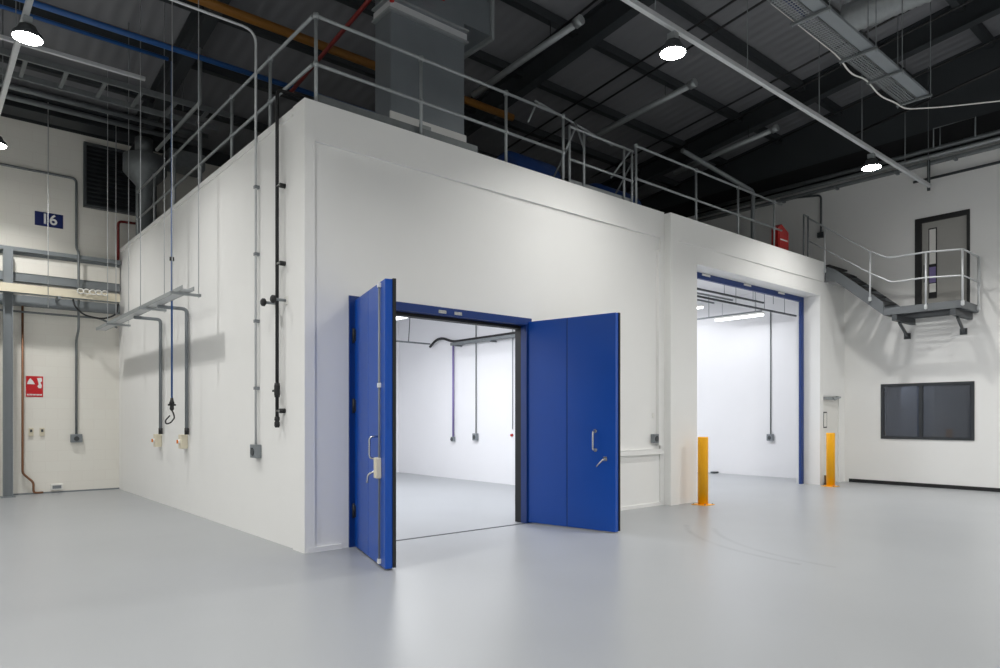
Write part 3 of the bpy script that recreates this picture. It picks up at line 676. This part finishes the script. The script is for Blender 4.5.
t = thing('cable_tray', 'pale cable tray full of white cables along the back wall', 'cable tray', (-4, 9.3, 4.12))
B().box(XL, 9.12, 4.13, -.10, 9.14, 4.30).build('side_rail', 'cream', t); B().box(XL, 9.32, 4.13, -.10, 9.34, 4.30).build('side_rail', 'cream', t)
B().box(XL, 9.14, 4.13, -.10, 9.32, 4.145).build('bed', 'galv', t)
for k in range(5):
    B().tube([(-8.9, 9.17+k*.032, 4.19), (-4, 9.175+k*.03, 4.23+.01*(k % 2)), (-2.2, 9.17+k*.032, 4.21), (-1.2, 9.175+k*.031, 4.25), (-.15, 9.17+k*.03, 4.2)], .025, 8, .3).build('cable', 'white', t)
for x in (-7, -5, -3, -1.25): B().box(x, 9.10, 4.07, x+.05, 9.54, 4.13).build('bracket', 'greyp', t)
t = thing('cable_coils', 'bunched white cable coils tied on the back wall cable tray', 'cable', (-.6, 9.1, 4.15))
for k in range(5):
    pts = [(-.85+k*.11+.06*math.cos(a), 9.10-.012*k, 4.28+.05*math.sin(a)) for a in [i*math.pi/6 for i in range(12)]]
    B().tube(pts, .014, 6).build('coil', 'white', t)
pipe('wall_conduit', 'grey conduit along the upper back wall bending down to the socket', 'conduit', [(-7, 9.66, 6.8), (-.84, 9.66, 6.8), (-.84, 9.66, 5.3), (-.84, 9.385, 5.15), (-.84, 9.385, 3.5), (-.84, 9.66, 3.3), (-.84, 9.66, 1.24)], .025, 'galvd', .1)
socket_box((-.84, Yw, 1.07), 0, 'grey power socket on the back wall under a straight conduit', .22, .18)
pipe('water_pipe', 'brown copper pipe running down beside the steel column to the floor', 'pipe', [(-1.81, 9.62, 4.1), (-1.81, 9.62, .45), (-1.62, 9.62, .25), (-1.62, 9.62, .03), (-1.45, 9.62, .03)], .022, 'copper', .06)
pipe('drain_pipe', 'brick red pipe in the corner where the back wall meets the white room', 'pipe', [(.4, 9.55, 6.02), (-.05, 9.55, 6.0), (-.05, 9.55, 5.12)], .028, 'redp', .08)
pipe('air_pipe', 'thin grey pipe running level across the back wall below the cable tray', 'pipe', [(-7, 9.57, 3.8), (-.4, 9.57, 3.8), (-.1, 9.4, 3.6)], .022, 'galvd', .1)
pipe('hanging_cable', 'black cable looping down from the back wall cable tray', 'cable', [(-.97, 9.2, 4.10), (-.96, 9.1, 3.96), (-.8, 9.1, 3.78), (-.43, 9.1, 3.72), (-.17, 9.1, 3.85), (-.12, 9.2, 4.10)], .018, 'black', .2)
t = thing('fire_sign', 'red fire safety sign with white pictograms on the back wall', 'sign', (-1.594, Yw, 2.046))
B().box(-1.745, Yw-.008, 2.043, -1.443, Yw, 2.482, .001).build('plate', 'signred', t)
b = B(); y0, y1 = Yw-.012, Yw-.0085
b.prism([(-1.725, 2.31), (-1.71, 2.37), (-1.69, 2.41), (-1.665, 2.435), (-1.645, 2.41), (-1.62, 2.38), (-1.60, 2.34), (-1.585, 2.31)], 'y', y0, y1)
b.build('pictogram', 'signwhite', t)
b = B(); b.prism([(-1.55, 2.44), (-1.47, 2.45), (-1.46, 2.38), (-1.49, 2.35), (-1.465, 2.29), (-1.475, 2.23), (-1.52, 2.23), (-1.545, 2.27), (-1.52, 2.31), (-1.53, 2.36)], 'y', y0, y1)
b.build('pictogram', 'signwhite', t)
b = B()
for k in range(11): b.box(-1.725+k*.0245, y0, 2.075, -1.708+k*.0245, y1, 2.105)
b.build('caption', 'signwhite', t)
for x, lab in ((-1.656, 'small steel switch on the back wall, the one closer to the copper pipe'), (-1.462, 'small steel switch on the back wall, the one farther from the copper pipe')):
    t = thing('wall_switch', lab, 'switch', (x, Yw, 1.22), 0, 'switches on the back wall')
    B().box(-.042, -.03, 0, .042, 0, .17, .004).build('plate', 'cream', t, True)
    B().box(-.02, -.042, .085, .02, -.03, .14).build('rocker', 'greyd', t, True)
t = thing('floor_outlet', 'small white outlet box low on the back wall near the floor', 'outlet', (-1.2, Yw, .06))
B().box(-1.31, Yw-.06, .06, -1.09, Yw, .19, .005).build('casing', 'white', t); B().box(-1.28, Yw-.064, .09, -1.12, Yw-.06, .16).build('cover', 'greyp', t)
struct(B().box(-2.0, Yw-.012, 0, 0, Yw, .03).build('baseboard_back', 'greyp'))
# duct group behind the side guardrail
t = thing('extract_duct', 'grey spiral duct bend over the far end of the side guardrail', 'duct', (.3, 8.8, 5.3))
B().lathe([(.18, 7.34), (.18, 7.70)], (.30, 8.8, 0), n=24).build('drop', 'galvd', t)
B().lathe([(.38, 7.32), (.43, 7.30), (.43, 6.95), (.18, 6.66), (.18, 5.40)], (.32, 8.8, 0), n=24).build('cowl', 'galvd', t)
B().box(.74, 8.5, 7.2, 1.5, 9.1, 7.55, .01).build('plenum', 'galvd', t)

# ------------------------------------------------------------------ front wall fittings
t = thing('dado_trunking', 'white trunking low on the front wall beside the open blue leaf', 'trunking', (5.4, 0, .96))
B().box(3.9, -.05, .94, 6.9, 0, 1.03, .004).build('body', 'wall', t); B().box(3.9, -.055, 1.03, 6.9, 0, 1.04).build('lid', 'wall', t)
t = thing('surface_trunking', 'white vertical trunking where the front wall meets the pier', 'trunking', (6.8, 0, 1.05))
B().box(6.77, -.06, 1.1, 6.855, 0, 4.6, .004).build('body', 'wall', t); B().box(6.765, -.062, 4.58, 6.857, 0, 4.66).build('end_cap', 'wall', t)
t = socket_box((6.675, -.001, 1.15), 0, 'grey interlocked socket on the front wall beside the pier', .14, .16, 'greyp')
B().box(-.03, -.012, .46, .03, 0, .54).build('switch_plate', 'white', t, True)

# ------------------------------------------------------------------ inside the first room
def batten(loc, rz, L, label, watts):
    top = min(.45, 5.075-loc[2])
    t = thing('batten_light', label, 'light', loc, rz, 'batten lights inside the white rooms')
    B().box(-L/2, -.05, .03, L/2, .05, .08, .004).build('body', 'white', t, True)
    B().box(-L/2+.02, -.06, -.02, L/2-.02, .06, .03, .01).build('diffuser', 'tube', t, True)
    for x in (-L*.35, L*.35): B().tube([(x, 0, .08), (x, 0, top)], .006, 6).build('rod', 'galv', t, True)
    ld = bpy.data.lights.new('batten_glow', 'AREA'); ld.shape = 'RECTANGLE'; ld.size = L-.1; ld.size_y = .11; ld.energy = watts; ld.color = (.955, .97, 1)
    lo = bpy.data.objects.new('batten_glow', ld); C.objects.link(lo); lo.location = (loc[0], loc[1], loc[2]-.03); lo.rotation_euler = (0, 0, rz)
    return t
ROOM_W = 60
batten((4.9, 5.7, 3.88), R(90), 1.5, 'batten light just inside the top of the double doorway', ROOM_W*1.1)
batten((2.6, 2.6, 4.5), R(90), 1.5, 'batten light near the front of the first room', ROOM_W*1.7)
batten((2.6, 6.0, 4.5), R(90), 1.5, 'batten light deeper in the first room', ROOM_W*2.4)
batten((4.4, 2.4, 4.5), R(90), 1.5, 'batten light over the right half of the first room', ROOM_W*1.6)
t = thing('room_cable_tray', 'grey cable tray along the inner wall seen through the double doors', 'cable tray', (7.2, 5, 3.5))
B().box(7.18, .6, 3.50, 7.195, 6.88, 3.57).build('side_rail', 'galvd', t); B().box(7.295, .6, 3.50, 7.31, 6.88, 3.57).build('side_rail', 'galvd', t); B().box(7.195, .6, 3.50, 7.295, 6.88, 3.512).build('bed', 'galvd', t)
for y in (1.5, 3.2, 5.2, 6.6): B().box(7.17, y, 3.46, 7.359, y+.04, 3.50).build('bracket', 'galvd', t)
pipe('room_black_cable', 'black cable bundle arching off the end of the inner cable tray', 'cable', [(7.245, .7, 3.60), (7.245, 6.85, 3.60), (7.245, 7.3, 3.74), (7.245, 7.6, 3.72), (7.245, 7.9, 3.55)], .035, 'black', .3)
pipe('room_drop_pipe', 'dark violet drop pipe down the inner wall below the cable arch', 'pipe', [(7.32, 6.94, 3.55), (7.32, 6.94, 1.105)], .028, 'purple')
pipe('room_conduit', 'thin grey conduit down the inner wall to the round socket', 'conduit', [(7.335, 5.99, 5.07), (7.335, 5.99, 1.215)], .015, 'galvd')
pipe('room_conduit', 'thin pale conduit down the inner wall right behind the door frame', 'conduit', [(7.335, 4.59, 5.07), (7.335, 4.59, 1.33)], .012, 'galv')
ROT = R(-90)
socket_box((7.36, 5.99, 1.03), ROT, 'grey round-faced socket on the inner wall of the first room', .16, .18)
socket_box((7.36, 6.94, .98), ROT, 'small valve box at the foot of the violet drop pipe', .10, .12, 'greyp')
tag(B().lathe([(.03, -.05), (.035, 0)], (7.36, 4.62, 1.19), 'x', 14).build('stop_button', 'red'), 'tiny red stop button on the inner wall beside the door frame', 'button')
t = thing('service_rail', 'galvanised services rail with short drops high in the first room', 'rail', (5.0, 7.5, 3.6))
B().box(3.0, 7.96, 3.62, 7.3, 8.0, 3.66).build('channel', 'galvd', t)
for x in (4.6, 5.6, 6.6): B().tube([(x, 7.98, 3.66), (x+.05, 7.98, 4.3), (x, 7.98, 5.06)], .012, 6, .2).build('drop', 'greyd', t)

# ------------------------------------------------------------------ inside the second room
batten((13.4, 2.23, 4.30), R(90), 1.42, 'batten light on the rail inside the wide opening', ROOM_W*.15)
batten((13.4, 4.05, 4.72), R(90), 1.42, 'batten light half hidden behind the edge of the wide opening', ROOM_W*.2)
batten((10.3, 3.4, 4.72), R(90), 1.42, 'batten light over the middle of the second room', ROOM_W*2.6)
batten((10.3, 6.0, 4.72), R(90), 1.42, 'batten light deep in the second room', ROOM_W*2.6)
t = thing('room_rail', 'grey rail carrying the batten light inside the wide opening', 'rail', (13.4, 2.6, 4.4))
B().box(13.46, 1.62, 4.40, 13.50, 5.5, 4.44).build('channel', 'galvd', t)
for y in (1.8, 3.2, 4.8): B().tube([(13.48, y, 4.44), (13.48, y, 5.08)], .008, 6).build('rod', 'galvd', t)
for z, x1, yy, lab in ((4.51, 12.8, 1.2, 'upper dark services rail crossing the second room'), (4.25, 14.0, .9, 'lower dark services rail crossing the second room')):
    t = thing('services_rail', lab, 'rail', (11, 2.0, z), 0, 'dark rails in the second room')
    B().box(7.7, yy-.02, z-.02, x1, yy+.02, z+.02).build('channel', 'greyd', t)
    for x in (9, 11.0, 12.3, 13.3): B().tube([(x, yy, z+.02), (x, yy, 5.075)], .008, 6).build('rod', 'galvd', t)
for y, lab in ((2.9, 'thin grey pipe under the ceiling of the second room'), (3.5, 'thin grey pipe farther back under the second room ceiling')):
    pipe('ceiling_pipe', lab, 'pipe', [(7.7, y, 4.95), (14.2, y, 4.95)], .025, 'galvd')
pipe('room_conduit', 'thin grey conduit down the end wall inside the wide opening', 'conduit', [(14.23, 1.77, 4.5), (14.23, 1.77, 1.16)], .016, 'galvd')
socket_box((14.25, 1.77, .98), ROT, 'grey round-faced socket on the end wall inside the wide opening', .17, .18)
tag(B().box(14.02, 3.36, 0, 14.24, 3.5, .05, .01).build('threshold_block', 'greyd'), 'dark scrap lying on the floor against the end wall of the second room', 'debris')

# ------------------------------------------------------------------ world, camera, view
w = bpy.data.worlds.new('world'); bpy.context.scene.world = w; w.use_nodes = True
w.node_tree.nodes['Background'].inputs['Color'].default_value = (.02, .021, .023, 1)
cam = bpy.data.cameras.new('camera'); co = bpy.data.objects.new('camera', cam); C.objects.link(co)
cam.sensor_width = 36; cam.lens = 24.75; cam.shift_y = .084; cam.clip_end = 100; cam.clip_start = .05
co.location = (-3.542, -7.689, 1.6); co.rotation_euler = (R(90), 0, R(-40.495))
sc = bpy.context.scene; sc.camera = co
vs = sc.view_settings; vs.view_transform = 'Standard'; vs.look = 'None'; vs.gamma = 1; vs.use_curve_mapping = False
vs.exposure = -.10
